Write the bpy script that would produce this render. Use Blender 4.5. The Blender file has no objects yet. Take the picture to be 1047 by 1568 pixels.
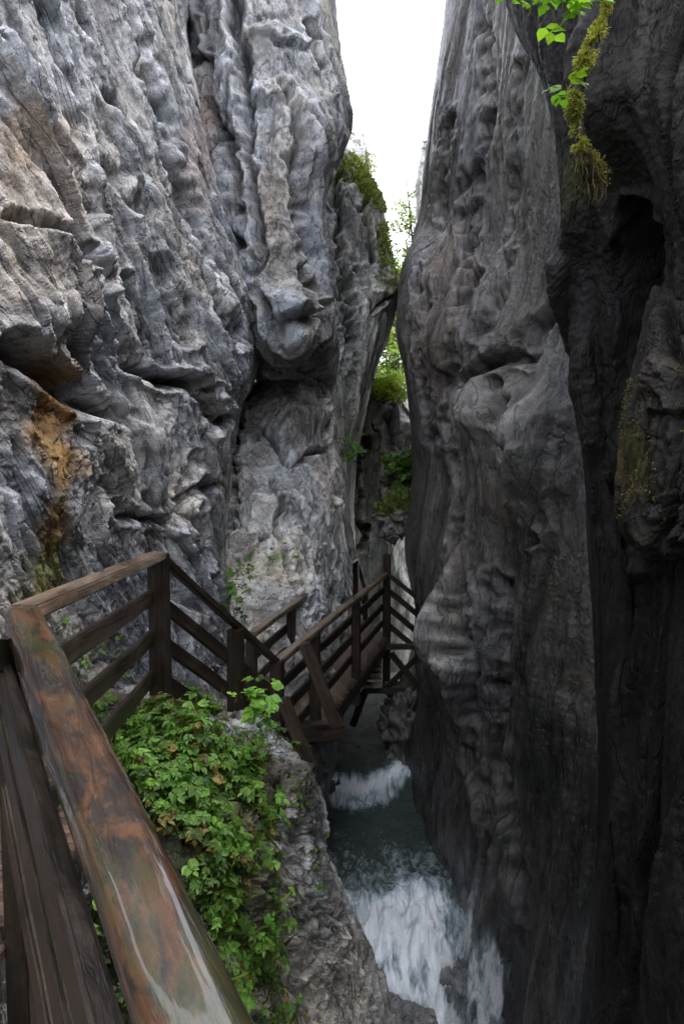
import bpy, bmesh, math, random
import numpy as np
from mathutils import Vector, Matrix
random.seed(5); rng=np.random.default_rng(7)
sc=bpy.context.scene
TH=math.radians(-4); F=1045.0
CAM=np.array([0,0,1.6]); RI=np.array([1.,0,0]); FW=np.array([0,math.cos(TH),math.sin(TH)]); UP=np.array([0,-math.sin(TH),math.cos(TH)])
def PA(px,py,d):
    px=np.asarray(px,float);py=np.asarray(py,float);d=np.asarray(d,float)
    return CAM+((px-523.5)/F*d)[...,None]*RI+d[...,None]*FW+((784-py)/F*d)[...,None]*UP
def P(px,py,d): return Vector(PA(px,py,d).tolist())
# ---------- noise
perm=rng.permutation(256); perm=np.concatenate([perm,perm,perm]).astype(np.int64)
G=rng.normal(size=(256,3)); G/=np.linalg.norm(G,axis=1)[:,None]
def pn(p):
    pi=np.floor(p).astype(np.int64); f=p-pi; pi&=255
    u=f*f*f*(f*(f*6-15)+10); r=0
    for i in (0,1):
        for j in (0,1):
            for k in (0,1):
                h=perm[perm[perm[(pi[...,0]+i)&255]+((pi[...,1]+j)&255)]+((pi[...,2]+k)&255)]
                g=G[h]
                w=(u[...,0] if i else 1-u[...,0])*(u[...,1] if j else 1-u[...,1])*(u[...,2] if k else 1-u[...,2])
                r=r+w*(g[...,0]*(f[...,0]-i)+g[...,1]*(f[...,1]-j)+g[...,2]*(f[...,2]-k))
    return r*1.6
def fbm(p,o=4,ridge=False,gain=.5):
    a=1;s=0;p=np.array(p)
    for i in range(o):
        n=pn(p+i*17.3)
        s=s+a*((1-2*np.abs(n)) if ridge else n); a*=gain; p=p*2.03
    return s
H1=rng.random((256,3)); H2=rng.normal(size=(256,3)); H3=rng.random(256)
def facets(p,k=.6,e0=.14):
    pi=np.floor(p).astype(np.int64)
    b=np.full(p.shape[:-1],9.);b2=b.copy();v=np.zeros(p.shape[:-1])
    for i in (-1,0,1):
        for j in (-1,0,1):
            for l in (-1,0,1):
                c=pi+np.array([i,j,l])
                h=perm[perm[perm[c[...,0]&255]+(c[...,1]&255)]+(c[...,2]&255)]
                dv=p-(c+H1[h]); d=np.linalg.norm(dv,axis=-1)
                val=(dv*H2[h]).sum(-1)*k+(H3[h]-.5)
                m=d<b
                b2=np.where(m,b,np.minimum(b2,d)); v=np.where(m,val,v); b=np.where(m,d,b)
    e=np.clip((b2-b)/e0,0,1); e=e*e*(3-2*e)
    return v*e-.3*(1-e)
def blur(h,r):
    for ax in (0,1):
        pad=[(0,0),(0,0)]; pad[ax]=(r+1,r); c=np.cumsum(np.pad(h,pad,mode='edge'),axis=ax)
        n=h.shape[ax]; h=(np.take(c,range(2*r+1,2*r+1+n),ax)-np.take(c,range(0,n),ax))/(2*r+1)
    return h
# ---------- mesh
def mesh_from(name,verts,faces,mat,tint=None,smooth=True,parent=None):
    me=bpy.data.meshes.new(name); faces=np.asarray(faces); K=faces.shape[1]
    me.vertices.add(len(verts)); me.vertices.foreach_set('co',np.asarray(verts,dtype=np.float32).ravel())
    me.loops.add(faces.size); me.loops.foreach_set('vertex_index',faces.ravel().astype(np.int32))
    me.polygons.add(len(faces)); me.polygons.foreach_set('loop_start',np.arange(0,faces.size,K,dtype=np.int32))
    me.polygons.foreach_set('loop_total',np.full(len(faces),K,dtype=np.int32))
    me.polygons.foreach_set('use_smooth',np.full(len(faces),smooth))
    me.update(calc_edges=True)
    if tint is not None:
        a=me.color_attributes.new('tint','FLOAT_COLOR','POINT')
        t=np.ones((len(verts),4),dtype=np.float32); t[:,:tint.shape[1]]=tint; a.data.foreach_set('color',t.ravel())
    me.materials.append(mat); ob=bpy.data.objects.new(name,me); sc.collection.objects.link(ob)
    if parent: ob.parent=parent
    return ob
def cr(A,n,axis):
    A=np.moveaxis(A,axis,0); m=A.shape[0]
    t=np.linspace(0,m-1,n); i=np.minimum(t.astype(int),m-2); f=(t-i).reshape((-1,)+(1,)*(A.ndim-1))
    E=np.concatenate([2*A[:1]-A[1:2],A,2*A[-1:]-A[-2:-1]])
    p0,p1,p2,p3=E[i],E[i+1],E[i+2],E[i+3]
    k=.5*((2*p1)+(p2-p0)*f+(2*p0-5*p1+4*p2-p3)*f**2+(3*p1-p0-p2*1.0*3+p3)*f**3)
    return np.moveaxis(k,0,axis)
def pld(px,py,pts):
    b=np.full(px.shape,1e9)
    for (x0,y0),(x1,y1) in zip(pts[:-1],pts[1:]):
        dx,dy=x1-x0,y1-y0; t=np.clip(((px-x0)*dx+(py-y0)*dy)/(dx*dx+dy*dy),0,1)
        b=np.minimum(b,np.hypot(px-x0-t*dx,py-y0-t*dy))
    return b
def patch(name,rows,nu,nv,disp,base,mat,splats=(),grooves=(),bumps=(),cvar=.25,parent=None,att=.3,zf=None,cav=1.0):
    A=np.array([[(px,py,d) for px,d in cols] for py,cols in rows],float)
    A=cr(cr(A,nv,0),nu,1); px,py,d=A[...,0],A[...,1],A[...,2]
    W=PA(px,py,d)
    N=np.cross(np.gradient(W,axis=1),np.gradient(W,axis=0)); N/=np.linalg.norm(N,axis=-1)[...,None]+1e-9
    vw=(CAM-W); vw/=np.linalg.norm(vw,axis=-1)[...,None]
    s=(vw*N).sum(-1)
    if np.median(s)<0:N=-N
    h=disp(W); h=h-np.median(h)
    jx=px+14*pn(W*2.3)+6*pn(W*7+3); jy=py+14*pn(W*2.3+31)+6*pn(W*7+13)
    for pts,w,a in grooves:
        q=pld(jx,jy,pts)/w; h=h-a*np.exp(-q*q)+.2*a*np.exp(-(q-1.8)**2*2)
    for x,y,rx,ry,a in bumps:
        q=((jx-x)/rx)**2+((jy-y)/ry)**2; h=h+a*np.exp(-q)
    # cavity shading painted into the rock tint: hollows darkened, ridges lightened
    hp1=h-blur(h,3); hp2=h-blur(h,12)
    cavity_shade=np.clip(1+cav*(hp1/(hp1.std()+1e-6)*.13+hp2/(hp2.std()+1e-6)*.13),.35,1.35)
    h=h*np.clip(att+np.abs(s)*1.8,0,1)
    V=W+N*h[...,None]
    c=np.ones(px.shape+(3,))*np.array(base)
    v=1+cvar*fbm(W*np.array([1.2,1.2,.7])+5,4); c=c*np.clip(v,.35,1.8)[...,None]
    n1=fbm(W*3+9,4)
    for x,y,rx,ry,col,st in splats:
        q=((px-x)/rx)**2+((py-y)/ry)**2
        w=np.clip((np.exp(-q)*1.6-.35+n1*.6)*1.5,0,1)*st*(q<6)
        c=c*(1-w[...,None])+np.array(col)*w[...,None]
    c=c*cavity_shade[...,None]
    # wet vertical streaks
    st=fbm(W*np.array([3.2,3.2,.35])+71,4); c=c*(1-.38*np.clip(st*2.2-.35,0,1))[...,None]
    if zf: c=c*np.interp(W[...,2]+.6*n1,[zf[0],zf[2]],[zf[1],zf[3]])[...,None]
    idx=np.arange(nu*nv).reshape(nv,nu)
    fc=np.stack([idx[:-1,:-1],idx[:-1,1:],idx[1:,1:],idx[1:,:-1]],-1).reshape(-1,4)
    if np.median(s)<0: fc=fc[:,::-1]
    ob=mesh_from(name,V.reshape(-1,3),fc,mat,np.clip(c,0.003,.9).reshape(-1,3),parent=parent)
    return ob,V,N,px,py
# ---------- materials
def newmat(name):
    m=bpy.data.materials.new(name); m.use_nodes=True; nt=m.node_tree; nt.nodes.clear()
    o=nt.nodes.new('ShaderNodeOutputMaterial'); b=nt.nodes.new('ShaderNodeBsdfPrincipled'); nt.links.new(b.outputs[0],o.inputs[0])
    return m,nt,b,o
def nnoise(nt,vec,scale,det=6,rough=.6,dist=0):
    n=nt.nodes.new('ShaderNodeTexNoise'); n.inputs['Scale'].default_value=scale; n.inputs['Detail'].default_value=det
    n.inputs['Roughness'].default_value=rough; n.inputs['Distortion'].default_value=dist; nt.links.new(vec,n.inputs['Vector']); return n.outputs['Fac']
def ramp(nt,f,stops):
    r=nt.nodes.new('ShaderNodeValToRGB'); nt.links.new(f,r.inputs[0]); e=r.color_ramp.elements
    while len(e)<len(stops): e.new(.5)
    for x,(p,c) in zip(e,stops):
        x.position=p; x.color=(c,c,c,1) if not hasattr(c,'__len__') else (*c,1)
    return r.outputs[0]
def mul(nt,a,b,typ='MULTIPLY',fac=1):
    m=nt.nodes.new('ShaderNodeMix'); m.data_type='RGBA'; m.blend_type=typ
    if isinstance(fac,(int,float)): m.inputs[0].default_value=fac
    else: nt.links.new(fac,m.inputs[0])
    for s,i in ((a,6),(b,7)):
        if hasattr(s,'is_output'): nt.links.new(s,m.inputs[i])
        else: m.inputs[i].default_value=(*s,1)
    return m.outputs[2]
def coords(nt,scale=(1,1,1),rot=(0,0,0)):
    t=nt.nodes.new('ShaderNodeTexCoord'); v=t.outputs['Object']
    if rot!=(0,0,0):
        mp=nt.nodes.new('ShaderNodeMapping'); mp.inputs['Rotation'].default_value=rot; nt.links.new(v,mp.inputs[0]); v=mp.outputs[0]
    if scale!=(1,1,1):
        mp=nt.nodes.new('ShaderNodeMapping'); mp.inputs['Scale'].default_value=scale; nt.links.new(v,mp.inputs[0]); v=mp.outputs[0]
    return v
def bump(nt,b,hs):
    tot=None
    for h,dist in hs:
        m=nt.nodes.new('ShaderNodeMath'); m.operation='MULTIPLY_ADD'; nt.links.new(h,m.inputs[0]); m.inputs[1].default_value=dist
        if tot: nt.links.new(tot,m.inputs[2])
        else: m.inputs[2].default_value=0
        tot=m.outputs[0]
    n=nt.nodes.new('ShaderNodeBump'); n.inputs['Distance'].default_value=1; n.inputs['Strength'].default_value=1
    nt.links.new(tot,n.inputs['Height']); nt.links.new(n.outputs[0],b.inputs['Normal'])
def attr(nt):
    a=nt.nodes.new('ShaderNodeAttribute'); a.attribute_name='tint'; return a.outputs['Color']
def rockmat(name,rot=(0,0,0),stretch=(1,1,.45),rlo=.35,rhi=.75,bd=1.0,spec=.5,b1=.09):
    m,nt,b,o=newmat(name); v=coords(nt); vs=coords(nt,stretch,rot)
    n1=nnoise(nt,v,2.6,5,.62,.3); n2=nnoise(nt,vs,8,6,.7,.8); n3=nnoise(nt,v,60,3,.7); n4=nnoise(nt,vs,1.1,3,.6)
    w2=nnoise(nt,vs,2.2,5,.55,1.5)
    line=ramp(nt,w2,[(.48,1),(.498,.15),(.502,.15),(.52,1)])
    c=mul(nt,attr(nt),ramp(nt,n1,[(.3,.65),(.5,1),(.72,1.3)]))
    c=mul(nt,c,ramp(nt,n2,[(.32,.45),(.5,1.0),(.68,1.4)]),fac=.9)
    c=mul(nt,c,ramp(nt,n3,[(.3,.62),(.7,1.35)]),fac=.9)
    c=mul(nt,c,ramp(nt,n4,[(.35,(.82,.87,.95)),(.5,(1,1,1)),(.65,(1.12,1.02,.88))]),fac=.8)
    c=mul(nt,c,line,fac=.55)
    nt.links.new(c,b.inputs['Base Color']); b.inputs['Specular IOR Level'].default_value=spec
    nt.links.new(ramp(nt,n1,[(.35,rlo),(.65,rhi)]),b.inputs['Roughness'])
    bump(nt,b,[(n1,b1*bd),(n2,.05*bd),(n3,.010*bd),(line,.015*bd)])
    return m
ML_ROT=(-.6,.2,0)
M_L=rockmat('limestone_foliated',rot=ML_ROT,stretch=(1.3,1.3,.45),bd=1.0,b1=.04)
M_P=rockmat('limestone_pale',bd=.85,rot=(-.25,.1,0),stretch=(1,1,.55),b1=.05)
M_R=rockmat('limestone_wet_dark',rot=(.2,-.15,0),stretch=(1.2,1,.3),rlo=.22,rhi=.5,bd=.65,spec=.5,b1=.03)
M_RS=rockmat('limestone_near_dark',rot=(0,-.15,0),stretch=(1.2,1,.3),rlo=.4,rhi=.75,bd=.6,spec=.22,b1=.04)
def leafmat(name,tr=.4,ro=.4):
    m,nt,b,o=newmat(name); a=attr(nt); nt.links.new(a,b.inputs['Base Color']); b.inputs['Roughness'].default_value=ro
    t=nt.nodes.new('ShaderNodeBsdfTranslucent'); nt.links.new(mul(nt,a,(1.2,1.3,.5)),t.inputs[0])
    x=nt.nodes.new('ShaderNodeMixShader'); x.inputs[0].default_value=tr; nt.links.new(b.outputs[0],x.inputs[1]); nt.links.new(t.outputs[0],x.inputs[2]); nt.links.new(x.outputs[0],o.inputs[0]); return m
M_LEAF=leafmat('leaf'); M_MOSS=leafmat('moss_mat',.25,.8)
def woodmat(name,dark,light,rough,knots=False,coat=0):
    m,nt,b,o=newmat(name)
    v=coords(nt,(.35,1,1)); g=coords(nt,(1.2,16,16)); w=coords(nt)
    n=nnoise(nt,g,3,5,.65,1.0); n2=nnoise(nt,v,7,5,.65,.8); n3=nnoise(nt,w,60,3,.6)
    oi=nt.nodes.new('ShaderNodeObjectInfo')
    c=mul(nt,dark,light,'MIX',ramp(nt,n2,[(.36,0),(.62,1)]))
    c=mul(nt,c,ramp(nt,n,[(.3,.4),(.55,1.1),(.8,1.4)]),fac=.85)
    c=mul(nt,c,ramp(nt,n3,[(.3,.75),(.7,1.2)]))
    if not knots: c=mul(nt,c,ramp(nt,oi.outputs['Random'],[(0,.7),(1,1.3)]))
    if knots:
        sp=nnoise(nt,coords(nt,(.8,1.6,1.6)),9,5,.65,.6)
        c=mul(nt,c,(.014,.010,.008),'MIX',ramp(nt,sp,[(.47,0),(.56,.92)]))
        gr=nnoise(nt,coords(nt,(.7,2,2)),5,4,.6,.5)
        c=mul(nt,c,(.04,.05,.016),'MIX',ramp(nt,gr,[(.52,0),(.66,.6)]))
    nt.links.new(c,b.inputs['Base Color'])
    nt.links.new(ramp(nt,n2,[(.3,rough*.6),(.7,rough*1.4)]),b.inputs['Roughness'])
    b.inputs['Coat Weight'].default_value=coat; b.inputs['Coat Roughness'].default_value=.05
    bump(nt,b,[(n,.003),(n2,.007)])
    return m
M_WOOD=woodmat('wet_dark_wood',(.016,.012,.009),(.06,.044,.031),.4)
M_TOP=woodmat('handrail_wood',(.06,.038,.024),(.20,.145,.10),.35,coat=.3)
M_NEAR=woodmat('near_handrail_wood',(.028,.012,.006),(.12,.05,.016),.25,True,1.0)
M_DECK=woodmat('deck_wood',(.06,.042,.033),(.18,.12,.09),.5)
# ---------- lighting / camera
w=bpy.data.worlds.new('World'); sc.world=w; w.use_nodes=True; nt=w.node_tree
bg=nt.nodes['Background']; sk=nt.nodes.new('ShaderNodeTexSky'); sk.sky_type='NISHITA'; sk.sun_disc=False
sk.sun_elevation=math.radians(58); sk.sun_rotation=math.radians(80); sk.dust_density=5; sk.air_density=1.0; sk.ozone_density=1
cl=mul(nt,sk.outputs[0],(16.2,16.6,17.6),'ADD'); nt.links.new(cl,bg.inputs[0]); bg.inputs[1].default_value=.15
sd=Vector((.50,.10,.86)).normalized()
l=bpy.data.lights.new('sun','SUN'); l.energy=1.4; l.angle=math.radians(25); l.color=(1,.97,.93)
lo=bpy.data.objects.new('sun',l); sc.collection.objects.link(lo); lo.rotation_euler=sd.to_track_quat('Z','Y').to_euler()
c=bpy.data.cameras.new('camera'); co=bpy.data.objects.new('camera',c); sc.collection.objects.link(co); sc.camera=co
co.location=(0,0,1.6); co.rotation_euler=(math.radians(90)+TH,0,0); c.sensor_fit='VERTICAL'; c.sensor_height=36; c.sensor_width=24; c.lens=24; c.clip_start=.05; c.clip_end=2000
sc.view_settings.view_transform='Standard'; sc.view_settings.look='None'
# ---------- rock
def basis(e):
    e=np.array(e,float); e/=np.linalg.norm(e); a=np.cross(e,[0,1,.1]); a/=np.linalg.norm(a); return np.stack([a,np.cross(e,a),e])
def plates(q,fr,wob,drop=.07):
    t=q[...,0]*fr*.5+q[...,1]*fr+wob*fbm(q*.9+55,4); f=t-np.floor(t); cell=np.floor(t)
    prof=np.where(f<1-drop,f/(1-drop),(1-f)/drop); amp=.4+.6*np.abs(np.sin(cell*12.9898))
    return (prof-.5)*amp
def mkdisp(R,st,big=.28,mid=.13,fine=.03,s=1.0,flute=.0,e0=.25,plate=0,fr=1.2):
    st=np.array(st)
    def f(W):
        Q=(W@R.T)*st*s; wq=Q+.3*np.stack([pn(Q*1.3+a) for a in (3,33,63)],-1)
        h=big*fbm(wq*.6,3)+mid*facets(wq*1.5,.45,e0)+mid*.35*facets(wq*4.2+7,.5,e0*.6)+fine*facets(wq*10+2,.5,.15)+fine*.8*fbm(wq*8,3,True)+.008*fbm(W*24,2)
        if flute: h=h-flute*np.abs(fbm(wq*1.1+40,3))
        if plate:
            m=np.clip(fbm(wq*.7+90,2)*1.6+.65,.15,1); h=h+plate*m*plates(wq,fr,.9)+plate*.35*plates(wq+9,fr*3.1,.8,.12)*np.clip(fbm(wq*1.4+20,2)*1.5+.5,0,1)
        return h
    return f
dL=mkdisp(basis((.25,.5,-.8)),(1.4,1.4,.45),.18,.06,.02,1.0,.10,.18,.17,1.1)
dB=mkdisp(basis((.1,.15,-1)),(1.3,1.3,.42),.24,.06,.016,.9,.12,.2,.15,1.0)
dR=mkdisp(basis((-.12,.1,-1)),(1.1,1.1,.34),.30,.03,.008,.8,.16,.25,.10,.9)
dP=mkdisp(basis((.25,.2,-.9)),(1,1,.7),.16,.07,.018,.9,.06,.16,.10,1.1)
dS=mkdisp(basis((0,0,1)),(1,1,1),.25,.2,.05,.8)
L1=[(-650,[(-520,3.0),(-200,4.2),(0,5.2),(120,6.4),(220,7.4),(290,8.7),(300,11)]),
(-300,[(-520,2.6),(-200,3.6),(0,4.6),(120,5.8),(220,7),(290,8.5),(300,11)]),
(0,[(-520,2.4),(-200,3.2),(0,4.2),(130,5.5),(225,7),(280,8.5),(300,11)]),
(250,[(-520,2.1),(-200,2.9),(0,3.8),(130,5),(240,6.6),(320,8.4),(335,11)]),
(430,[(-520,2.1),(-200,2.9),(0,3.6),(130,4.7),(250,6.2),(370,8),(385,11)]),
(560,[(-520,2.1),(-200,2.8),(0,3.6),(130,4.7),(250,6.1),(380,7.9),(395,11)]),
(650,[(-520,2.2),(-200,2.9),(0,3.7),(130,4.8),(240,6.0),(345,7.6),(365,11)]),
(800,[(-520,2.2),(-200,3),(0,3.8),(130,4.8),(240,5.9),(335,7.3),(350,10)]),
(950,[(-520,2.2),(-200,3),(0,3.9),(130,4.9),(240,6.0),(345,7.3),(360,10)]),
(1150,[(-520,2.2),(-200,3),(0,4),(130,5),(240,6),(345,7.2),(370,9.5)]),
(1500,[(-520,2.2),(-200,3),(0,3.8),(130,4.8),(240,5.8),(345,7),(370,9)])]
gray=(.36,.37,.39)
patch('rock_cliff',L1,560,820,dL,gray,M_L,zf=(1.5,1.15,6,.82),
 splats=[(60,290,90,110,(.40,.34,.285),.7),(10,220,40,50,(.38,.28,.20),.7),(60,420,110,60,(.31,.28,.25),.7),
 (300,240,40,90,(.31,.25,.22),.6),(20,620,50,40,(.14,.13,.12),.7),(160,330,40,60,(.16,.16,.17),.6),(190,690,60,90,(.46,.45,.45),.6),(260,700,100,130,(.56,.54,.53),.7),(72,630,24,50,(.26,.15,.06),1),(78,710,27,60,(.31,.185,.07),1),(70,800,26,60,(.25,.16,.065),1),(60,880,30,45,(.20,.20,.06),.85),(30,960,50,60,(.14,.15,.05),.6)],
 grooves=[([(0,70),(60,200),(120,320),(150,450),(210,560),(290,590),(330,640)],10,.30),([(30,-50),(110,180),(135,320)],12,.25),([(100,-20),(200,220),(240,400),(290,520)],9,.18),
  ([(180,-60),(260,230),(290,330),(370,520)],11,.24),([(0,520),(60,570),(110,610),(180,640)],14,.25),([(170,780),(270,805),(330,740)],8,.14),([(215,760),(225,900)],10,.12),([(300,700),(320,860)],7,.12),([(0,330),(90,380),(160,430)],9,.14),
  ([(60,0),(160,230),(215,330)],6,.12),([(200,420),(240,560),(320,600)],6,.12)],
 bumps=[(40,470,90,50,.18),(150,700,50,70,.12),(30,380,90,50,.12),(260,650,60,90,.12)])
L2=[(-300,[(230,11.5),(320,9.5),(410,9.4),(470,10),(500,11),(480,15)]),
(0,[(240,11),(295,9),(400,8.8),(470,9.3),(508,10.3),(490,15)]),
(180,[(265,11),(310,9),(410,8.4),(490,8.8),(531,10),(505,15)]),
(300,[(285,11),(330,8.8),(420,8.1),(470,8.4),(495,9.5),(482,15)]),
(440,[(335,11),(370,8.7),(425,8.0),(470,8.3),(500,9.5),(490,15)]),
(520,[(370,11),(400,8.8),(440,8.2),(480,8.6),(515,9.8),(500,15)]),
(570,[(370,12),(405,9.8),(440,9.6),(480,10),(510,11),(500,15)]),
(600,[(370,13),(410,11.5),(440,11.4),(480,11.8),(510,12.5),(500,15)]),
(680,[(370,14),(410,13),(440,13),(480,13),(510,13.5),(500,15)])]
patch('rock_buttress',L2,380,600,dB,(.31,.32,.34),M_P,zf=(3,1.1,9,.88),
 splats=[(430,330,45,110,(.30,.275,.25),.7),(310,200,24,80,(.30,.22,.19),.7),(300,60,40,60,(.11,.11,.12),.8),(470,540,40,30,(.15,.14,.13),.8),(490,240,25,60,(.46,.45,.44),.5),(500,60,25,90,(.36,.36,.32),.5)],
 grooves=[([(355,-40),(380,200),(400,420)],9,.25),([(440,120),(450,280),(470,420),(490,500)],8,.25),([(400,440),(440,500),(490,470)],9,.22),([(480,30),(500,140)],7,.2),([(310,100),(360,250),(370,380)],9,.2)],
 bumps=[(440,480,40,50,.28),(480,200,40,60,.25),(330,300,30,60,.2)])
L3=[(520,[(330,14),(390,13.5),(430,12.5),(465,12.5),(490,13),(510,15)]),
(570,[(330,13),(385,11.6),(430,10.6),(470,10.8),(500,12),(515,15)]),
(640,[(325,12),(372,10.2),(440,9.9),(485,10.4),(512,11.5),(520,15)]),
(730,[(320,11),(352,9.2),(440,9.0),(500,9.8),(528,11.2),(525,15)]),
(850,[(320,10),(345,8.4),(440,8.3),(510,9.4),(538,11.2),(532,15)]),
(960,[(320,9),(345,7.8),(440,7.9),(505,9.1),(535,10.8),(530,14)]),
(1120,[(310,8.6),(350,7.4),(440,7.5),(490,8.3),(520,9.6),(515,13)]),
(1250,[(310,8.4),(360,7.3),(440,7.4),(480,8.0),(500,9.0),(500,12)]),
(1500,[(310,8.2),(360,7),(440,7.1),(480,7.6),(500,8.4),(505,11)])]
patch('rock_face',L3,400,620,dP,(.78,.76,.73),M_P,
 splats=[(465,650,36,28,(.44,.35,.28),.6),(450,850,50,60,(.70,.65,.58),.6),(500,700,30,60,(.50,.43,.38),.6),(360,800,18,60,(.44,.43,.38),.6),(430,1030,120,45,(.28,.27,.26),.7),(450,1200,120,150,(.14,.14,.13),.9),(430,850,20,14,(.16,.22,.05),.6)],
 grooves=[([(395,650),(450,700),(500,690)],7,.14),([(352,560),(362,700),(350,800)],8,.2),([(420,720),(440,860),(470,930)],5,.10),([(470,590),(500,640),(515,760)],6,.15)],
 bumps=[(465,640,35,26,.3),(360,710,16,25,.2)])
L4=[(215,[(480,15),(500,14.5),(512,14.5),(520,15),(525,18)]),
(262,[(470,14),(500,13),(535,13),(556,13.8),(560,18)]),
(310,[(470,13),(500,12.6),(548,12.7),(580,13.5),(572,18)]),
(380,[(470,12.8),(500,12.3),(550,12.6),(591,13.3),(578,18)]),
(440,[(470,12.7),(500,12.3),(555,12.5),(603,13.3),(590,18)]),
(500,[(470,12.7),(500,12.2),(550,12.3),(592,13.2),(580,18)]),
(560,[(470,12.5),(505,12.0),(545,12.3),(574,13.1),(565,18)]),
(650,[(480,13),(508,12.2),(535,12.4),(553,13),(545,17)]),
(780,[(480,13),(508,12.4),(524,12.6),(536,13.3),(530,17)]),
(950,[(480,13),(508,12.4),(530,12.6),(545,13.3),(540,17)]),
(1200,[(470,13),(500,12.4),(515,12.5),(525,13.3),(520,17)])]
o4,V4,N4,px4,py4=patch('rock_buttress.001',L4,260,640,dB,(.52,.52,.48),M_P,
 splats=[(545,270,40,16,(.13,.20,.04),1),(572,300,20,18,(.13,.20,.04),.9),(588,370,8,30,(.16,.24,.05),.9),(560,480,35,70,(.70,.68,.63),.7),(520,400,20,90,(.32,.31,.29),.7),(590,430,14,20,(.3,.32,.15),.8)],
 grooves=[([(515,270),(522,420),(540,560)],6,.3),([(550,420),(575,470),(600,450)],6,.25),([(560,300),(565,400)],5,.2)],bumps=[(590,440,14,20,.3)])
L5=[(575,[(530,18),(560,17),(575,16.8),(590,17.0),(596,17.6),(600,20)]),
(605,[(530,17),(555,16.4),(580,16.2),(598,16.4),(618,16.8),(635,18)]),
(680,[(520,17),(550,16.3),(575,16.2),(600,16.0),(630,16.3),(670,17)]),
(780,[(510,17),(540,16.3),(565,16.4),(590,16.0),(620,16),(670,17)]),
(900,[(510,17),(540,16.4),(570,16.6),(590,16),(620,15.6),(680,16)]),
(1020,[(510,17),(540,16.4),(570,16.6),(590,16),(620,15.6),(680,16)]),
(1200,[(510,16),(540,15.4),(570,15.6),(590,15),(620,15),(680,15)])]
_,V5,N5,px5,py5=patch('rock_outcrop',L5,220,420,dR,(.26,.26,.22),M_R,splats=[(575,850,10,50,(.44,.44,.40),.8),(590,600,25,14,(.12,.18,.04),1),(555,660,14,60,(.28,.30,.18),.8)],
 grooves=[([(550,640),(548,840)],5,.5),([(600,620),(604,820)],6,.5),([(578,640),(580,800)],3,.25)])
L6=[(205,[(505,24),(525,22),(540,22),(552,23),(560,28)]),(240,[(505,24),(525,21.5),(548,21.5),(562,22.5),(565,28)]),(330,[(505,24),(530,21),(552,21),(567,22),(570,28)]),(700,[(505,23),(530,20),(560,20),(575,21),(580,27)])]
patch('rock_pinnacle',L6,120,300,dS,(.6,.59,.57),M_P)
L7=[(215,[(700,27),(690,24),(662,22.5),(650,22),(655,26)]),(270,[(710,27),(680,23),(652,22),(640,22.5),(648,28)]),(330,[(710,27),(680,23),(655,22),(639,22.5),(645,28)]),(600,[(710,25),(690,22),(670,21),(655,21),(660,27)])]
patch('rock_pinnacle.001',L7,100,260,dS,(.58,.58,.57),M_P)
R2=[(-300,[(730,17),(692,12.5),(740,10),(800,8.5),(870,7),(1000,5.8),(1250,4.8)]),
(0,[(720,17),(681,12.2),(725,10),(790,8),(860,6.8),(980,5.5),(1250,4.6)]),
(190,[(700,17),(656,12.3),(700,10.2),(780,8),(850,6.6),(980,5.4),(1250,4.5)]),
(330,[(690,17),(642,12.6),(690,10.5),(770,8.3),(850,6.6),(980,5.3),(1250,4.4)]),
(420,[(670,17),(614,11.6),(665,9.7),(760,8),(850,6.5),(980,5.2),(1250,4.3)]),
(510,[(660,17),(609,11.0),(665,9.2),(760,7.6),(850,6.3),(980,5.1),(1250,4.2)]),
(590,[(665,17),(625,11),(680,9.2),(760,7.5),(850,6.1),(980,5),(1250,4.2)]),
(720,[(665,16),(634,10.8),(685,8.9),(760,7.2),(850,6),(980,5),(1250,4.2)]),
(850,[(650,14),(622,10.8),(665,8.9),(755,7.3),(850,6),(980,5),(1250,4.2)]),
(950,[(640,14),(640,10.2),(670,8.4),(750,7.2),(850,6),(980,5),(1250,4.2)]),
(1060,[(610,13),(635,10),(690,8.0),(750,7.2),(850,5.9),(980,5),(1250,4.2)]),
(1150,[(595,12.6),(612,10),(670,8.6),(750,7.2),(850,5.8),(980,4.9),(1250,4.1)]),
(1280,[(590,12),(628,9.3),(675,8.2),(750,7),(850,5.7),(980,4.8),(1250,4)]),
(1400,[(620,11),(650,8.6),(695,7.6),(760,6.7),(850,5.6),(980,4.7),(1250,3.9)]),
(1500,[(640,10),(668,7.9),(715,7.2),(780,6.3),(860,5.4),(980,4.6),(1250,3.8)]),
(1650,[(650,9),(690,7.2),(740,6.7),(800,5.9),(870,5.2),(980,4.5),(1250,3.7)])]
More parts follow.
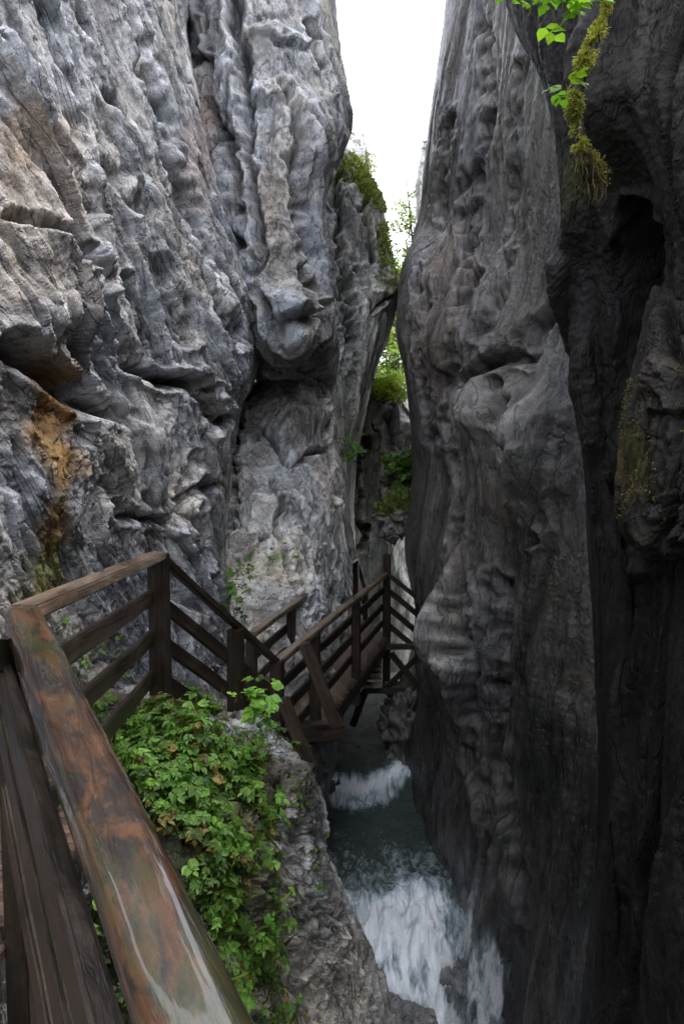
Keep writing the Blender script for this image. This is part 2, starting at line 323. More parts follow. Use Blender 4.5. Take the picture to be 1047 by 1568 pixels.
_,V2,N2,px2,py2=patch('rock_cliff.001',R2,520,860,dR,(.125,.118,.115),M_R,zf=(-2.5,.5,2.5,1.0),
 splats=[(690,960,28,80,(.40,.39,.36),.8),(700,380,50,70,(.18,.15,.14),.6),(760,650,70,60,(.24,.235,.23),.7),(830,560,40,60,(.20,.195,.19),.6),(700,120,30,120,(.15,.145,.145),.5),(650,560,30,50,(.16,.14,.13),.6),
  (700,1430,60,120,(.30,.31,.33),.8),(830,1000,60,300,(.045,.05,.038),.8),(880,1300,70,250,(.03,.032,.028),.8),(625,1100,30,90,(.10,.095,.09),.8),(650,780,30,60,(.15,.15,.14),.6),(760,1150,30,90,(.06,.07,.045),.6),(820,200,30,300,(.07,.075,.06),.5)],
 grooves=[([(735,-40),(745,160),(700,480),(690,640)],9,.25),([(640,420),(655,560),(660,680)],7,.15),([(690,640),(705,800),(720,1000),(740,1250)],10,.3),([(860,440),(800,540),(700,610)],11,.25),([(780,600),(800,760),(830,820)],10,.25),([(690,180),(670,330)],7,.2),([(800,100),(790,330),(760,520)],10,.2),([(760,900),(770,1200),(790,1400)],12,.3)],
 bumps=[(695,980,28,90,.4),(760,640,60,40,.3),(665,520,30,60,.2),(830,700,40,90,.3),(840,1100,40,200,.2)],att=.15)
R1=[(-300,[(820,8),(740,5.6),(850,4.2),(960,3.6),(1120,3),(1500,2.3)]),
(0,[(840,8),(775,5.2),(880,3.9),(970,3.5),(1120,2.9),(1500,2.2)]),
(150,[(890,8),(835,4.9),(900,3.8),(980,3.4),(1120,2.8),(1500,2.1)]),
(300,[(910,8),(868,4.8),(915,4.0),(980,3.7),(1120,2.9),(1500,2.1)]),
(400,[(910,8),(856,5),(915,4.3),(980,4.0),(1120,3.1),(1500,2.1)]),
(520,[(920,8),(876,5),(925,4.4),(985,4.1),(1120,3.2),(1500,2.1)]),
(700,[(940,8),(897,4.9),(935,4.5),(990,4.2),(1120,3.3),(1500,2.1)]),
(900,[(950,8),(905,4.9),(945,4.4),(1000,4),(1120,3.2),(1500,2.1)]),
(1150,[(960,8),(905,4.8),(945,4.2),(1000,3.8),(1120,3),(1500,2.1)]),
(1400,[(950,8),(895,4.7),(935,4.1),(1000,3.6),(1120,2.9),(1500,2.1)]),
(1700,[(930,7),(870,4.6),(920,4),(1000,3.5),(1120,2.8),(1500,2.1)])]
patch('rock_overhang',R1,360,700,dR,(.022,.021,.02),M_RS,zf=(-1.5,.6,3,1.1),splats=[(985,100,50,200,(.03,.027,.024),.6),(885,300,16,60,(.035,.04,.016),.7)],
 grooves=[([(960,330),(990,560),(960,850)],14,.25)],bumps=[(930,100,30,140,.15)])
R3=[(440,[(1000,5),(1010,4),(1040,3.6),(1120,3.4),(1300,3)]),
(520,[(985,5),(990,3.5),(1030,3.1),(1120,2.8),(1300,2.6)]),
(620,[(965,5),(968,3.5),(1025,3.0),(1120,2.7),(1300,2.5)]),
(780,[(960,5),(962,3.5),(1025,3.0),(1120,2.7),(1300,2.5)]),
(840,[(985,5),(990,3.7),(1030,3.2),(1120,2.8),(1300,2.6)]),
(862,[(1000,5),(1010,4.2),(1050,4),(1120,3.8),(1300,3.3)])]
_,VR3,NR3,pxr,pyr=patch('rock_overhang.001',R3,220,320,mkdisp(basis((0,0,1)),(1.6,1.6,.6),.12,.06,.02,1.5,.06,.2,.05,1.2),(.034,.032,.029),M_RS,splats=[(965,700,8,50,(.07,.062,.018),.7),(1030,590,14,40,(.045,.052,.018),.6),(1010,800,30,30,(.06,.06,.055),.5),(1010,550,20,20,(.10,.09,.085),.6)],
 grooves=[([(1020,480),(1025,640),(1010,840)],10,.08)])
# the gorge continues behind the viewpoint
def wall(name,ptf,nu,nv,disp,base,mat,flip=1):
    u,v=np.meshgrid(np.linspace(0,1,nu),np.linspace(0,1,nv)); W=ptf(u,v)
    N=np.cross(np.gradient(W,axis=1),np.gradient(W,axis=0)); N/=np.linalg.norm(N,axis=-1)[...,None]; 
    if ((np.array([0,-3,2.])-W)*N).sum()<0:N=-N
    V=W+N*disp(W)[...,None]; idx=np.arange(nu*nv).reshape(nv,nu); fc=np.stack([idx[:-1,:-1],idx[:-1,1:],idx[1:,1:],idx[1:,:-1]],-1).reshape(-1,4)
    mesh_from(name,V.reshape(-1,3),fc,mat,np.ones((nu*nv,3))*np.array(base))
wall('rock_cliff.002',lambda u,v:np.stack([-2.15-.35*np.sin(u*3)-.12*np.maximum(v*12-7,0),2.3-u*11,-6+v*12],-1),140,160,dL,(.33,.33,.34),M_L)
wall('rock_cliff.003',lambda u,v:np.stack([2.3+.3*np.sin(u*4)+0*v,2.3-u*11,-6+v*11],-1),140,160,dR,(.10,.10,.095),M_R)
wall('rock_cliff.004',lambda u,v:np.stack([-3+u*6,-8+0*u,-6+v*11],-1),80,120,dR,(.2,.2,.19),M_R)
gs=40; gx,gy=np.meshgrid(np.linspace(-300,300,gs),np.linspace(-300,300,gs)); Wg=np.stack([gx,gy,gx*0-6.0],-1); idx=np.arange(gs*gs).reshape(gs,gs)
mesh_from('ground',Wg.reshape(-1,3),np.stack([idx[:-1,:-1],idx[:-1,1:],idx[1:,1:],idx[1:,:-1]],-1).reshape(-1,4),M_R,np.full((gs*gs,3),.12))
def boulder(name,cx,cy,d,rx,ry,rz,mat,col,splat=None,amp=.18,res=90):
    th=np.linspace(0,math.pi,res); ph=np.linspace(0,2*math.pi,2*res)
    T,Ph=np.meshgrid(th,ph,indexing='ij'); n=np.stack([np.sin(T)*np.cos(Ph),np.sin(T)*np.sin(Ph),np.cos(T)],-1)
    c0=np.array(P(cx,cy,d)); V=c0+n*np.array([rx,ry,rz])
    h=amp*fbm(V*1.5/max(rx,.3),3)+amp*.6*facets(V*1.6/max(rx,.3))+amp*.2*facets(V*6/max(rx,.3)); V=V+n*h[...,None]
    c=np.ones(V.shape)*np.array(col); 
    if splat is not None:
        w=np.clip((n[...,2]-.1+fbm(V*3,3)*.5)*3,0,1)[...,None]; c=c*(1-w)+np.array(splat)*w
    idx=np.arange(V.shape[0]*V.shape[1]).reshape(V.shape[:2])
    fc=np.stack([idx[:-1,:-1],idx[1:,:-1],idx[1:,1:],idx[:-1,1:]],-1).reshape(-1,4)
    return mesh_from(name,V.reshape(-1,3),fc,mat,c.reshape(-1,3)),V,n
_,BV1,BN1=boulder('boulder',616,725,12.5,.28,.4,.25,M_R,(.12,.12,.10),(.14,.22,.03))
_,BV2,BN2=boulder('boulder',610,790,12,.36,.5,.42,M_R,(.28,.275,.27),(.14,.2,.04))
boulder('boulder',618,1150,10.3,.30,.6,1.1,M_R,(.14,.13,.12),None)
boulder('boulder',496,1205,9.6,.2,.4,.35,M_R,(.11,.10,.095),None)
boulder('boulder',600,1590,6.5,.42,.4,.26,M_P,(.28,.27,.26),None,.1)
boulder('boulder',735,1520,7.0,.36,.4,.42,M_R,(.18,.185,.19),None,.1)
# ledge
GR=[(1075,[(60,5.2),(170,5.0),(260,4.9),(330,5.2),(375,5.6),(400,7)]),
(1110,[(60,4.6),(170,4.2),(260,4.1),(350,4.5),(400,4.9),(420,6.5)]),
(1160,[(40,4.1),(170,3.7),(280,3.7),(390,4.2),(452,4.8),(450,6)]),
(1230,[(20,3.5),(170,3.3),(290,3.4),(410,3.9),(478,4.5),(470,6)]),
(1310,[(0,3.1),(170,3.0),(300,3.2),(420,3.8),(490,4.5),(485,6)]),
(1400,[(-40,2.8),(170,2.8),(310,3.1),(430,3.7),(525,4.7),(520,6.2)]),
(1480,[(-60,2.7),(170,2.7),(320,3.1),(440,3.8),(560,5),(565,6.4)]),
(1580,[(-80,2.6),(170,2.6),(330,3.1),(450,3.9),(588,5.3),(610,6.5)]),
(1800,[(-80,2.6),(170,2.6),(330,3.1),(460,4),(600,5.5),(620,6.5)])]
_,GV,GN,gpx,gpy=patch('rock_ledge',GR,500,560,mkdisp(basis((.4,.1,-.6)),(1.2,1.2,.9),.16,.09,.028,1.4,.08,.16,.08,1.3),(.37,.36,.34),M_P,
 splats=[(430,1200,60,40,(.10,.075,.06),.9),(440,1310,40,90,(.17,.16,.15),.7),(230,1250,140,160,(.05,.05,.025),1),(330,1350,80,200,(.08,.085,.04),.9),(150,1500,120,150,(.06,.06,.03),1),(460,1400,30,50,(.12,.16,.07),.5),(520,1500,50,90,(.56,.53,.49),.8),(480,1250,15,30,(.42,.41,.40),.5)],
 grooves=[([(430,1200),(440,1400),(470,1560)],9,.12),([(480,1330),(530,1450),(540,1560)],7,.1)])
# ---------- water
def watermat(name,alpha=False):
    m,nt,b,o=newmat(name); v=coords(nt); n=nnoise(nt,v,9,5,.6,.8); n2=nnoise(nt,coords(nt,(3.2,1.6,.8)),3.5,6,.7,1.5)
    a=attr(nt); sep=nt.nodes.new('ShaderNodeSeparateColor'); nt.links.new(a,sep.inputs[0])
    ad=nt.nodes.new('ShaderNodeMath'); ad.operation='MULTIPLY_ADD'; nt.links.new(n2,ad.inputs[0]); ad.inputs[1].default_value=1.7
    s=nt.nodes.new('ShaderNodeMath'); s.operation='SUBTRACT'; nt.links.new(sep.outputs[0],s.inputs[0]); s.inputs[1].default_value=.9; nt.links.new(s.outputs[0],ad.inputs[2])
    f=ramp(nt,ad.outputs[0],[(.16,0),(1.0,1)])
    r=nt.nodes.new('ShaderNodeValToRGB'); nt.links.new(f,r.inputs[0]); e=r.color_ramp.elements
    e[0].position=0; e[0].color=(.05,.066,.058,1); e[1].position=1; e[1].color=(.9,.93,.95,1); k=e.new(.35); k.color=(.22,.28,.29,1); k=e.new(.7); k.color=(.60,.68,.74,1)
    nt.links.new(r.outputs[0],b.inputs['Base Color'])
    nt.links.new(ramp(nt,f,[(0,.12),(.5,.5),(1,.8)]),b.inputs['Roughness']); b.inputs['IOR'].default_value=1.33
    bump(nt,b,[(n,.03),(n2,.03)])
    if alpha: nt.links.new(ramp(nt,ad.outputs[0],[(.25,0),(1.0,.7)]),b.inputs['Alpha'])
    return m
M_W=watermat('stream_water'); M_W2=watermat('veil_water',True)
SR=[(1030,14.5),(1070,12.8),(1120,11.0),(1165,9.75),(1178,9.5),(1190,9.42),(1222,9.35),(1240,9.2),(1300,8.25),(1345,7.65),(1365,7.45),(1400,7.25),(1450,7.1),(1500,6.95),(1568,6.75),(1700,6.3)]
A=np.array([[(x,py,d) for x in (380,450,520,600,680,760,850)] for py,d in SR],float); A=cr(cr(A,560,0),340,1)
W=PA(A[...,0],A[...,1],A[...,2]); px,py=A[...,0],A[...,1]
qy=py+26*fbm(W*np.array([2.2,1,1])+8,3)+((px-575)/75)**2*14; qf=py+7*fbm(W*np.array([4,1,1])+2,3)+((px-545)/32)**2*7
cas=np.clip((qy-1345)/60,0,1); fall=np.exp(-((qf-1204)/17)**2)
h=.025*fbm(W*4,4)+cas*.15*fbm(W*np.array([2.0,1.5,1.0]),4)+cas*.06*fbm(W*np.array([9,4,2]),3,True)+fall*.05*fbm(W*np.array([9,3,1]),3)
W[...,2]+=h; W[...,1]-=cas*.16*fbm(W*np.array([3.5,2,1.2])+9,4)
cx=590+(py-1400)*.3
fm=np.clip(cas*(1.3-((px-cx)/80)**2*.5)+fall*1.15+.6*np.exp(-((qf-1232)/12)**2)+.35*np.exp(-((qy-1335)/40)**2)+cas*.7*fbm(W*np.array([4.5,2.5,1.2])+4,4),0,1.35)
idx=np.arange(px.size).reshape(px.shape); fc=np.stack([idx[:-1,:-1],idx[:-1,1:],idx[1:,1:],idx[1:,:-1]],-1).reshape(-1,4)
mesh_from('stream',W.reshape(-1,3),fc,M_W,np.repeat(fm.reshape(-1,1),3,1))
VR=[(1310,[(645,8.3),(690,7.5),(740,6.8),(790,6.4)]),(1400,[(650,8.0),(695,7.2),(745,6.6),(800,6.2)]),(1500,[(640,7.4),(700,6.8),(750,6.4),(805,6)]),(1600,[(640,7),(700,6.4),(760,6.1),(810,5.8)])]
A=np.array([[(x,y,d) for x,d in c_] for y,c_ in VR],float); A=cr(cr(A,160,0),160,1); W=PA(A[...,0],A[...,1],A[...,2]); px,py=A[...,0],A[...,1]
st=fbm(W*np.array([6,3,.7]),4); W[...,1]-=.12*fbm(W*np.array([2,2,.8]),3)
fm=np.clip(.6+st*.9-((px-725)/80)**2*.7+(py-1450)/400,0,1)*np.clip((py-1315)/70,0,1)*np.clip((805-px)/40,0,1)
idx=np.arange(px.size).reshape(px.shape); fc=np.stack([idx[:-1,:-1],idx[:-1,1:],idx[1:,1:],idx[1:,:-1]],-1).reshape(-1,4)
mesh_from('waterfall',W.reshape(-1,3),fc,M_W2,np.repeat(fm.reshape(-1,1),3,1))
# ---------- foliage
def unit(a): return a/(np.linalg.norm(a,axis=-1,keepdims=True)+1e-9)
def leaves(name,base,dirs,nor,L,Wd,col,mat,parent=None,curl=.15):
    n=len(base); dirs=unit(dirs); s=unit(np.cross(nor,dirs)); nn=unit(np.cross(dirs,s)); L=L[:,None];Wd=Wd[:,None]
    def pt(a,b_,c_): return base+dirs*L*a+s*Wd*b_+nn*L*c_
    v=[pt(0,0,0),pt(.5,0,-.03),pt(1,0,-curl),pt(.28,-.85,.05),pt(.62,-.8,.03),pt(.28,.85,.05),pt(.62,.8,.03)]
    V=np.stack(v,1).reshape(-1,3)
    t=np.array([[0,1,3],[1,4,3],[1,2,4],[0,5,1],[1,5,6],[1,6,2]])
    Fc=(np.arange(n)[:,None,None]*7+t[None]).reshape(-1,3)
    return mesh_from(name,V,Fc,mat,np.repeat(col,7,0),False,parent)
def gcol(n,base=(.055,.13,.022),var=.35):
    c=np.array(base)*(1+var*rng.normal(size=(n,1))).clip(.35,2); c[:,0]*=(1+.35*rng.random(n)); return c.clip(.005,.6)
def sprigs(name,roots,nors,size,nl=7,base=(.055,.13,.022),stalk=.1,mat=M_LEAF,lw=.3,up=.9):
    n=len(roots)
    out=unit(nors*.7+np.array([0,0,up])+rng.normal(size=(n,3))*.35)
    tip=roots+out*stalk*(.4+rng.random((n,1)))
    B=[];D=[];N=[];Ls=[];C=[]
    cc=gcol(n,base)
    ref=unit(np.cross(out,rng.normal(size=(n,3))))
    ax=unit(ref+out*.15-np.array([0,0,.25])); side=unit(np.cross(out,ax))
    sz=size*(.6+.8*rng.random(n))
    for k in range(nl):
        if k==nl-1: p=tip+ax*sz[:,None]*1.5; d=ax
        else:
            f=(k//2+1)/(nl/2+.5); sg=1 if k%2 else -1
            p=tip+ax*sz[:,None]*1.5*f; d=unit(ax*.7+side*sg*.9)
        B.append(p);D.append(d+rng.normal(size=(n,3))*.12);N.append(out+rng.normal(size=(n,3))*.2);Ls.append(sz*(.75+.5*rng.random(n)));C.append(cc*(1+.15*rng.normal(size=(n,1))).clip(.6,1.5))
    B.append(roots);D.append(tip-roots);N.append(rng.normal(size=(n,3)));Ls.append(np.linalg.norm(tip-roots,axis=1));C.append(cc*np.array([1.2,.8,.8]))
    B=np.concatenate(B);D=np.concatenate(D);N=np.concatenate(N);Ls=np.concatenate(Ls);C=np.concatenate(C)
    Wd=Ls*lw; Wd[-n:]=.0015
    return leaves(name,B,D,N,Ls,Wd,C.clip(.004,.6),mat)
flat=GV.reshape(-1,3); fn=GN.reshape(-1,3); fx=gpx.ravel(); fy=gpy.ravel()
nz=fbm(flat*2.6,3)
wt=np.exp(-(((fx-265)/95)**2+((fy-1190)/80)**2))*1.6+np.exp(-(((fx-300)/85)**2+((fy-1320)/90)**2))*.9+np.exp(-(((fx-345)/75)**2+((fy-1490)/110)**2))*.9+np.exp(-(((fx-110)/50)**2+((fy-1430)/90)**2))*.9+.5*np.exp(-(((fx-400)/30)**2+((fy-1160)/40)**2))
wt=np.clip(wt+nz*1.0-.38,0,1.2)*(fx<455)*(fx>60)*(fy<1640)
wt/=wt.sum()
def pick(n): 
    i=rng.choice(len(flat),n,p=wt); return flat[i]+rng.normal(size=(n,3))*.015,fn[i]
r,nn_=pick(1700); sprigs('foliage',r,nn_,.033,7,(.12,.28,.045),.12)
r,nn_=pick(2900); sprigs('foliage',r,nn_,.02,7,(.065,.15,.028),.05)
r,nn_=pick(200); sprigs('foliage',r,nn_,.032,5,(.18,.15,.035),.12)
w2=np.exp(-(((fx-430)/35)**2+((fy-1300)/140)**2))*np.clip(nz+.1,0,1); w2/=w2.sum(); i=rng.choice(len(flat),450,p=w2); sprigs('foliage',flat[i],fn[i],.02,7,(.08,.16,.035),.03)
r,nn_=pick(900); d=unit(nn_*.5+np.array([0,0,.5])+rng.normal(size=(900,3))*.6); leaves('grass',r,d,rng.normal(size=(900,3)),.08+.1*rng.random(900),np.full(900,.003),gcol(900,(.11,.2,.035)),M_LEAF,curl=.4)
def leafy(name,px,py,d,n,size,spread,nl=5,base=(.08,.2,.03)):
    c0=np.array(P(px,py,d)); roots=np.repeat(c0[None],n,0)+rng.normal(size=(n,3))*spread
    return sprigs(name,roots,np.repeat(np.array([[0,-.5,.4]]),n,0),size,nl,base,.05,lw=.38)
leafy('leafy_plant',392,1078,4.0,17,.046,.065,7,(.16,.38,.05)); leafy('leafy_plant',395,1125,4.1,10,.03,.06,7,(.10,.25,.04))
tb=P(392,1150,4.15)
leafy('leafy_plant',535,690,11.5,40,.08,.16)
leafy('leafy_plant',358,915,7.3,45,.045,.10,5,(.08,.19,.03)); leafy('leafy_plant',378,880,7.5,20,.04,.07)
leafy('leafy_plant',615,712,12.0,60,.08,.16,5,(.12,.28,.04)); 
leafy('leafy_plant',425,862,8.1,14,.03,.1); leafy('leafy_plant',130,1000,4.4,22,.03,.10); leafy('leafy_plant',150,1060,4.3,22,.03,.08)
leafy('maple_sprig',880,5,2.8,12,.055,.06,5,(.14,.32,.04)); leafy('maple_sprig',860,140,2.8,4,.04,.012,5,(.14,.32,.04)); leafy('maple_sprig',840,0,2.8,8,.05,.05,5,(.14,.32,.04))
mp=[(950,-60,3.05),(922,30,3.05),(895,90,3.05),(880,150,3.1),(882,200,3.12),(892,235,3.15),(905,265,3.2),(908,280,3.2)]
pts=np.array([P(*q) for q in mp]); T=cr(pts,600,0); rad=np.interp(np.linspace(0,1,600),[0,.3,.6,.8,.9,1],[.030,.032,.034,.052,.058,.03])
rad=rad*(1+.45*np.interp(np.arange(600),np.arange(0,600,18),rng.normal(size=34)))
n=26000; i=rng.integers(0,600,n); dv=unit(rng.normal(size=(n,3))); B=T[i]+dv*(rad[i]*rng.random(n)**.5)[:,None]*np.array([1,.5,1])
keep=(fbm(B*16,2)>-.12); B=B[keep]; dv=dv[keep]; i=i[keep]; n=len(B)
cm=gcol(n,(.34,.40,.09))*(1+.5*fbm(B*20+5,2))[:,None]; cm[i>430]*=np.array([.6,.52,.55]); cm=cm.clip(.01,.7)
leaves('hanging_moss',B,dv*.9+np.array([0,0,-.35]),rng.normal(size=(n,3)),.006+.013*rng.random(n),np.full(n,.0026),cm,M_MOSS)
n=260; i=rng.integers(430,600,n); B=T[i]+rng.normal(size=(n,3))*np.array([.03,.02,.01]); leaves('hanging_moss',B,np.array([[0,0,-1.]])+rng.normal(size=(n,3))*.10,rng.normal(size=(n,3)),.03+.09*rng.random(n),np.full(n,.002),gcol(n,(.06,.065,.025)),M_MOSS)
def tube(name,pts,rads,mat,parent=None,seg=10,n=None):
    pts=np.array([list(p) for p in pts]); n=n or len(pts)*6; T=cr(pts,n,0); R=np.interp(np.linspace(0,1,n),np.linspace(0,1,len(rads)),rads)
    t=unit(np.gradient(T,axis=0)); ref=np.array([0.3,.1,1.]); a=unit(np.cross(t,ref)); b=np.cross(t,a)
    an=np.linspace(0,2*math.pi,seg,endpoint=False); V=T[:,None]+R[:,None,None]*(np.cos(an)[None,:,None]*a[:,None]+np.sin(an)[None,:,None]*b[:,None])
    idx=np.arange(n*seg).reshape(n,seg); fc=np.stack([idx[:-1],np.roll(idx[:-1],-1,1),np.roll(idx[1:],-1,1),idx[1:]],-1).reshape(-1,4)
    return mesh_from(name,V.reshape(-1,3),fc,mat,np.full((n*seg,3),.05),True,parent)
tube('root',[P(*q) for q in [(960,-80,3.1)]+[(a+4,b_,c_+.02) for a,b_,c_ in mp[:-1]]],[.02,.018,.02,.025,.02],M_WOOD)
def tufts(name,V,N,mask,n,L=.05,base=(.12,.2,.03),wd=.012):
    v=V.reshape(-1,3)[mask]; nn=N.reshape(-1,3)[mask]; 
    if len(v)==0:return
    i=rng.integers(0,len(v),n); leaves(name,v[i],nn[i]+np.array([0,0,.3])+rng.normal(size=(n,3))*.6,rng.normal(size=(n,3)),L*(.5+rng.random(n)),np.full(n,wd),gcol(n,base),M_MOSS)
tufts('moss',BV1,BN1,(BN1[...,2]>.1).ravel(),2500); tufts('moss',BV2,BN2,(BN2[...,2]>.35).ravel(),2000)
x,y=px5.ravel(),py5.ravel(); tufts('moss',V5,N5,(x>560)&(y<612)&(x<625),2500,.1,(.15,.24,.04),.02)
x,y=pxr.ravel(),pyr.ravel(); nr=fbm(VR3.reshape(-1,3)*4,3); tufts('moss',VR3,NR3,((np.abs(x-966)<14)&(y>580)&(y<790)&(nr>.05))|((np.abs(x-1025)<14)&(y>545)&(y<660)&(nr>0)),1500,.012,(.13,.13,.03),.004)
x,y=px4.ravel(),py4.ravel(); n4=fbm(V4.reshape(-1,3)*1.5,3)
m4=(((x>512)&(y<330)&(y>235)&(y<258+ (x-515)*1.0))|((x>580)&(y>340)&(y<410))|((x>588)&(y>415)&(y<450)))&(n4>-.25)
tufts('moss',V4,N4,m4,3200,.09,(.20,.28,.07),.018)
def tree(name,root,top,n,spread,col,ls=.11):
    e=bpy.data.objects.new(name,None); sc.collection.objects.link(e)
    r0,t0=np.array(P(*root)),np.array(P(*top)); mid=(r0+t0)/2+np.array([.15,0,0])
    tube('trunk',[r0,mid,t0],[.09,.06,.015],M_WOOD,e)
    tips=[]
    for k in range(16):
        f=.25+.7*k/16; b=r0+(t0-r0)*f; d=unit(rng.normal(size=3)*np.array([1,1,.35])+np.array([0,0,.3])); L=spread*(1.15-f*.6)*(.6+.6*rng.random())
        tube('limb_%d'%k,[b,b+d*L*.5+np.array([0,0,.1]),b+d*L],[.03,.018,.006],M_WOOD,e,6)
        for q in np.linspace(.3,1.05,5): tips.append(b+d*L*q)
    tips=np.array(tips); i=rng.integers(0,len(tips),n); B=tips[i]+rng.normal(size=(n,3))*.22*spread*np.array([1,1,.6])
    sh=(.6+.8*rng.random(len(tips)))[i][:,None]
    leaves('crown',B,rng.normal(size=(n,3))-np.array([0,0,.3]),rng.normal(size=(n,3))*.6+np.array([0,0,1]),ls*(.6+.8*rng.random(n)),np.full(n,ls*.35),(gcol(n,col,.2)*sh).clip(.01,.6),M_LEAF,e)
tree('tree',(610,700,21),(590,385,22),3200,1.0,(.28,.45,.11))
tree('tree',(640,640,24),(622,270,26),2600,1.2,(.34,.50,.16))
tree('tree',(560,420,20),(560,225,21),700,.5,(.16,.22,.06),.08)
tree('tree',(585,640,24),(612,480,24),3600,1.2,(.28,.47,.11))
# ---------- walkway
wk=bpy.data.objects.new('wooden_walkway',None); sc.collection.objects.link(wk)
cnt={}
def beam(p0,p1,w,h,name,mat=M_WOOD,parent=wk,bev=.008,roll=None):
    p0=Vector(p0);p1=Vector(p1); X=(p1-p0); L=X.length; X.normalize()
    up=Vector((0,0,1)) if abs(X.z)<.9 else Vector(roll or (.25,1,0)); Y=up.cross(X).normalized(); Z=X.cross(Y)
    bm=bmesh.new(); bmesh.ops.create_cube(bm,size=1); bmesh.ops.scale(bm,vec=(L,w,h),verts=bm.verts)
    ed=[e for e in bm.edges if abs((e.verts[0].co-e.verts[1].co).x)>L*.5]
    bmesh.ops.subdivide_edges(bm,edges=ed,cuts=max(2,int(L/.25)))
    for v in bm.verts:
        v.co.y+=random.uniform(-1,1)*w*.035; v.co.z+=random.uniform(-1,1)*h*.035
    bmesh.ops.bevel(bm,geom=[e for e in bm.edges if len(e.link_faces)==2 and e.calc_face_angle(0)>.8],offset=min(bev,w*.2,h*.2),segments=2,affect='EDGES')
    me=bpy.data.meshes.new(name); bm.to_mesh(me); bm.free(); me.materials.append(mat)
    cnt[name]=cnt.get(name,0)+1
    ob=bpy.data.objects.new('%s_%d'%(name,cnt[name]),me); sc.collection.objects.link(ob)
    M=Matrix((X,Y,Z)).transposed().to_4x4(); M.translation=(p0+p1)/2; ob.matrix_world=M; ob.parent=parent
    return ob
def log(p0,p1,r,name,mat,n=200,seg=40,flat=.85):
    p0=Vector(p0);p1=Vector(p1); X=(p1-p0); L=X.length; X.normalize(); Y=Vector((0,0,1)).cross(X).normalized(); Z=X.cross(Y)
    s=np.linspace(-L/2,L/2,n); an=np.linspace(0,2*math.pi,seg,endpoint=False); S,A_=np.meshgrid(s,an,indexing='ij')
    q=np.stack([S*1.5,np.cos(A_)*.7,np.sin(A_)*.7],-1); R=r*(1+.08*fbm(q,3)+.03*fbm(q*4,3))
    R=R*(1+.06*np.cos(4*(A_-math.pi/4)))
    R*= (1-.35*np.clip((np.abs(S)-(L/2-.02))/.02,0,1)**2)
    V=np.stack([S,R*np.cos(A_),R*np.sin(A_)*flat+.012*pn(np.stack([S*1.3,S*0,S*0],-1))],-1)
    idx=np.arange(n*seg).reshape(n,seg); fc=np.stack([idx[:-1],np.roll(idx[:-1],-1,1),np.roll(idx[1:],-1,1),idx[1:]],-1).reshape(-1,4)
    ob=mesh_from(name,V.reshape(-1,3),fc[:,::-1],mat,None)
    bm=bmesh.new(); bm.from_mesh(ob.data); bmesh.ops.holes_fill(bm,edges=[e for e in bm.edges if e.is_boundary],sides=0); bmesh.ops.recalc_face_normals(bm,faces=bm.faces); bm.to_mesh(ob.data); bm.free()
    M=Matrix((X,Y,Z)).transposed().to_4x4(); M.translation=(p0+p1)/2; ob.matrix_world=M; ob.parent=wk; return ob
Zv=Vector((0,0,1))
A0=P(345,1700,.70); C0=P(36,948,2.2); T1=P(243,850,4.2); T2=P(424,1014,5.6); T3=P(592,878,10.6)
log(A0,C0,.060,'near_handrail',M_NEAR)
off=Vector((-.07,0,0))
for k,dz in enumerate((.17,.36,.58)):
    beam(A0+off-Zv*dz,C0+off-Zv*dz+Vector((0,0,0)),.04,.13,'rail',M_WOOD)
beam(C0+Vector((-.03,-.0,-.06)),C0+Vector((-.03,0,-1.5)),.09,.09,'post')
def fence(p,q,n_rail,sp,rh=.10,top=.10,tm=M_TOP,posts=(0,1),plen=1.05,pw=.1,toph=.05,side=0.05):
    beam(p,q,top,toph,'handrail',tm)
    X=(q-p); S=Vector((X.y,-X.x,0)).normalized()*side
    for k in range(n_rail):
        o=Zv*(-.06-sp*(k+1)+.05)
        beam(p+o-S,q+o-S,.035,rh,'rail')
    for f in posts:
        a=p.lerp(q,f); beam(a-Zv*.03,a-Zv*plen,pw,pw,'post',roll=(X.x,X.y,0))
fence(C0+Vector((.0,.0,.02)),T1,3,.25,.10,.10,posts=(),plen=1.3,tm=M_TOP)
beam(T1+Zv*.01,T1-Zv*1.12,.105,.105,'post')
fence(T1+Zv*.0,T2,3,.25,.09,.06,M_WOOD,posts=(.58,),plen=.95,pw=.1)
beam(T2+Zv*.02,T2-Zv*1.3,.1,.1,'post')
fence(T2,T3,3,.25,.10,.09,M_TOP,posts=(),pw=.09)
for pxx in (482,545):
    best=min(np.linspace(0,1,400),key=lambda f:abs(((T2.lerp(T3,f)).x/((np.array(T2.lerp(T3,f))-CAM)@FW)*F+523.5)-pxx))
    a=T2.lerp(T3,best); beam(a+Zv*.02,a-Zv*1.35,.1,.1,'post')
beam(T3+Zv*.3,T3-Zv*1.9,.11,.11,'post')
I0=P(385,972,6.4); I1=P(545,855,11.8)
fence(I0,I1,3,.25,.10,.09,M_TOP,posts=(0,.25,.5,.75,1),plen=1.1,pw=.09)
I2=P(560,905,13.0); fence(I1,I2,3,.22,.09,.08,M_WOOD,posts=(1,),plen=1)
E1=P(642,918,10.3); fence(T3,E1,3,.27,.09,.08,M_WOOD,posts=(1,),plen=1.5)
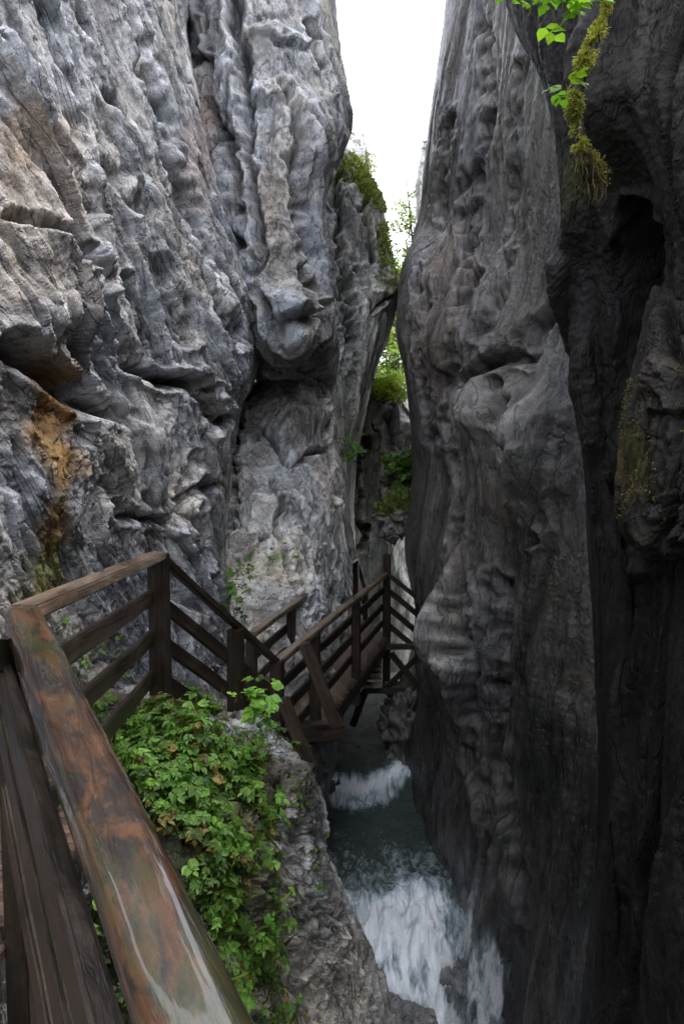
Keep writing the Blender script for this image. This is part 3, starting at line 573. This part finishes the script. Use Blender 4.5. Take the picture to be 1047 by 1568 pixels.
beam(P(560,1056,10.1),P(648,1056,10.1),.12,.09,'beam'); beam(P(578,990,10.3),P(650,990,10.3),.08,.08,'beam')
beam(P(598,1000,10.2),P(648,1062,10.0),.07,.08,'brace'); beam(P(592,1052,10.1),P(645,1000,10.25),.06,.07,'brace')
def deck(a0,a1,b0,b1,n,name='deck_plank',th=.04):
    for k in range(n):
        f0=(k+.5)/n; a=a0.lerp(a1,f0); b=b0.lerp(b1,f0); wd=((a1-a0).length/n)*.93
        beam(a,b,wd,th,name,M_DECK,bev=.004)
dz=Zv*1.02
deck(T2-dz,T3-dz,I0-dz,I1-dz,38)
beam(T2-dz*1.08,T3-dz*1.08,.1,.16,'joist'); beam(I0-dz*1.08,I1-dz*1.08,.1,.16,'joist')
W1=T1+Vector((-.75,.4,0)); 
nst=7
for k in range(nst):
    f=k/(nst-1); a=T1.lerp(T2,f)-Zv*(1.0); b=(W1.lerp(I0+Vector((-.1,0,0)),f)); b.z=a.z
    beam(a,b,.26,.045,'stair_tread',M_DECK)
beam(T1-Zv*1.1,T2-Zv*1.1,.05,.2,'stringer')
deck(C0-Zv*1.02,T1-Zv*1.02,C0+Vector((-.9,0,-1.02)),T1+Vector((-.8,0,-1.02)),15)
deck(A0+Vector((-.1,-1.4,-1.0)),C0+Vector((-.1,0,-1.1)),A0+Vector((-1.2,-1.4,-1.0)),C0+Vector((-1.0,0,-1.1)),22)
for k in range(6):
    y0=1004+k*9; dd=10.4-k*.14; beam(P(546,y0,dd),P(584,y0,dd),.17,.04,'step',M_TOP)
beam(P(466,985,5.9),P(516,1112,5.9),.09,.09,'brace'); beam(P(432,1070,5.45),P(478,1178,5.45),.09,.09,'brace')
beam(P(440,1120,6.3),P(522,1118,6.6),.16,.16,'beam'); beam(P(380,1150,5.5),P(480,1180,5.4),.14,.12,'beam')
beam(P(455,1140,6.0),P(450,1230,6.0),.13,.13,'post'); beam(P(560,1056,10.1),P(540,1110,10.3),.1,.1,'brace')
beam(P(-40,1010,1.9),P(20,1000,2.25),.05,.1,'rail')
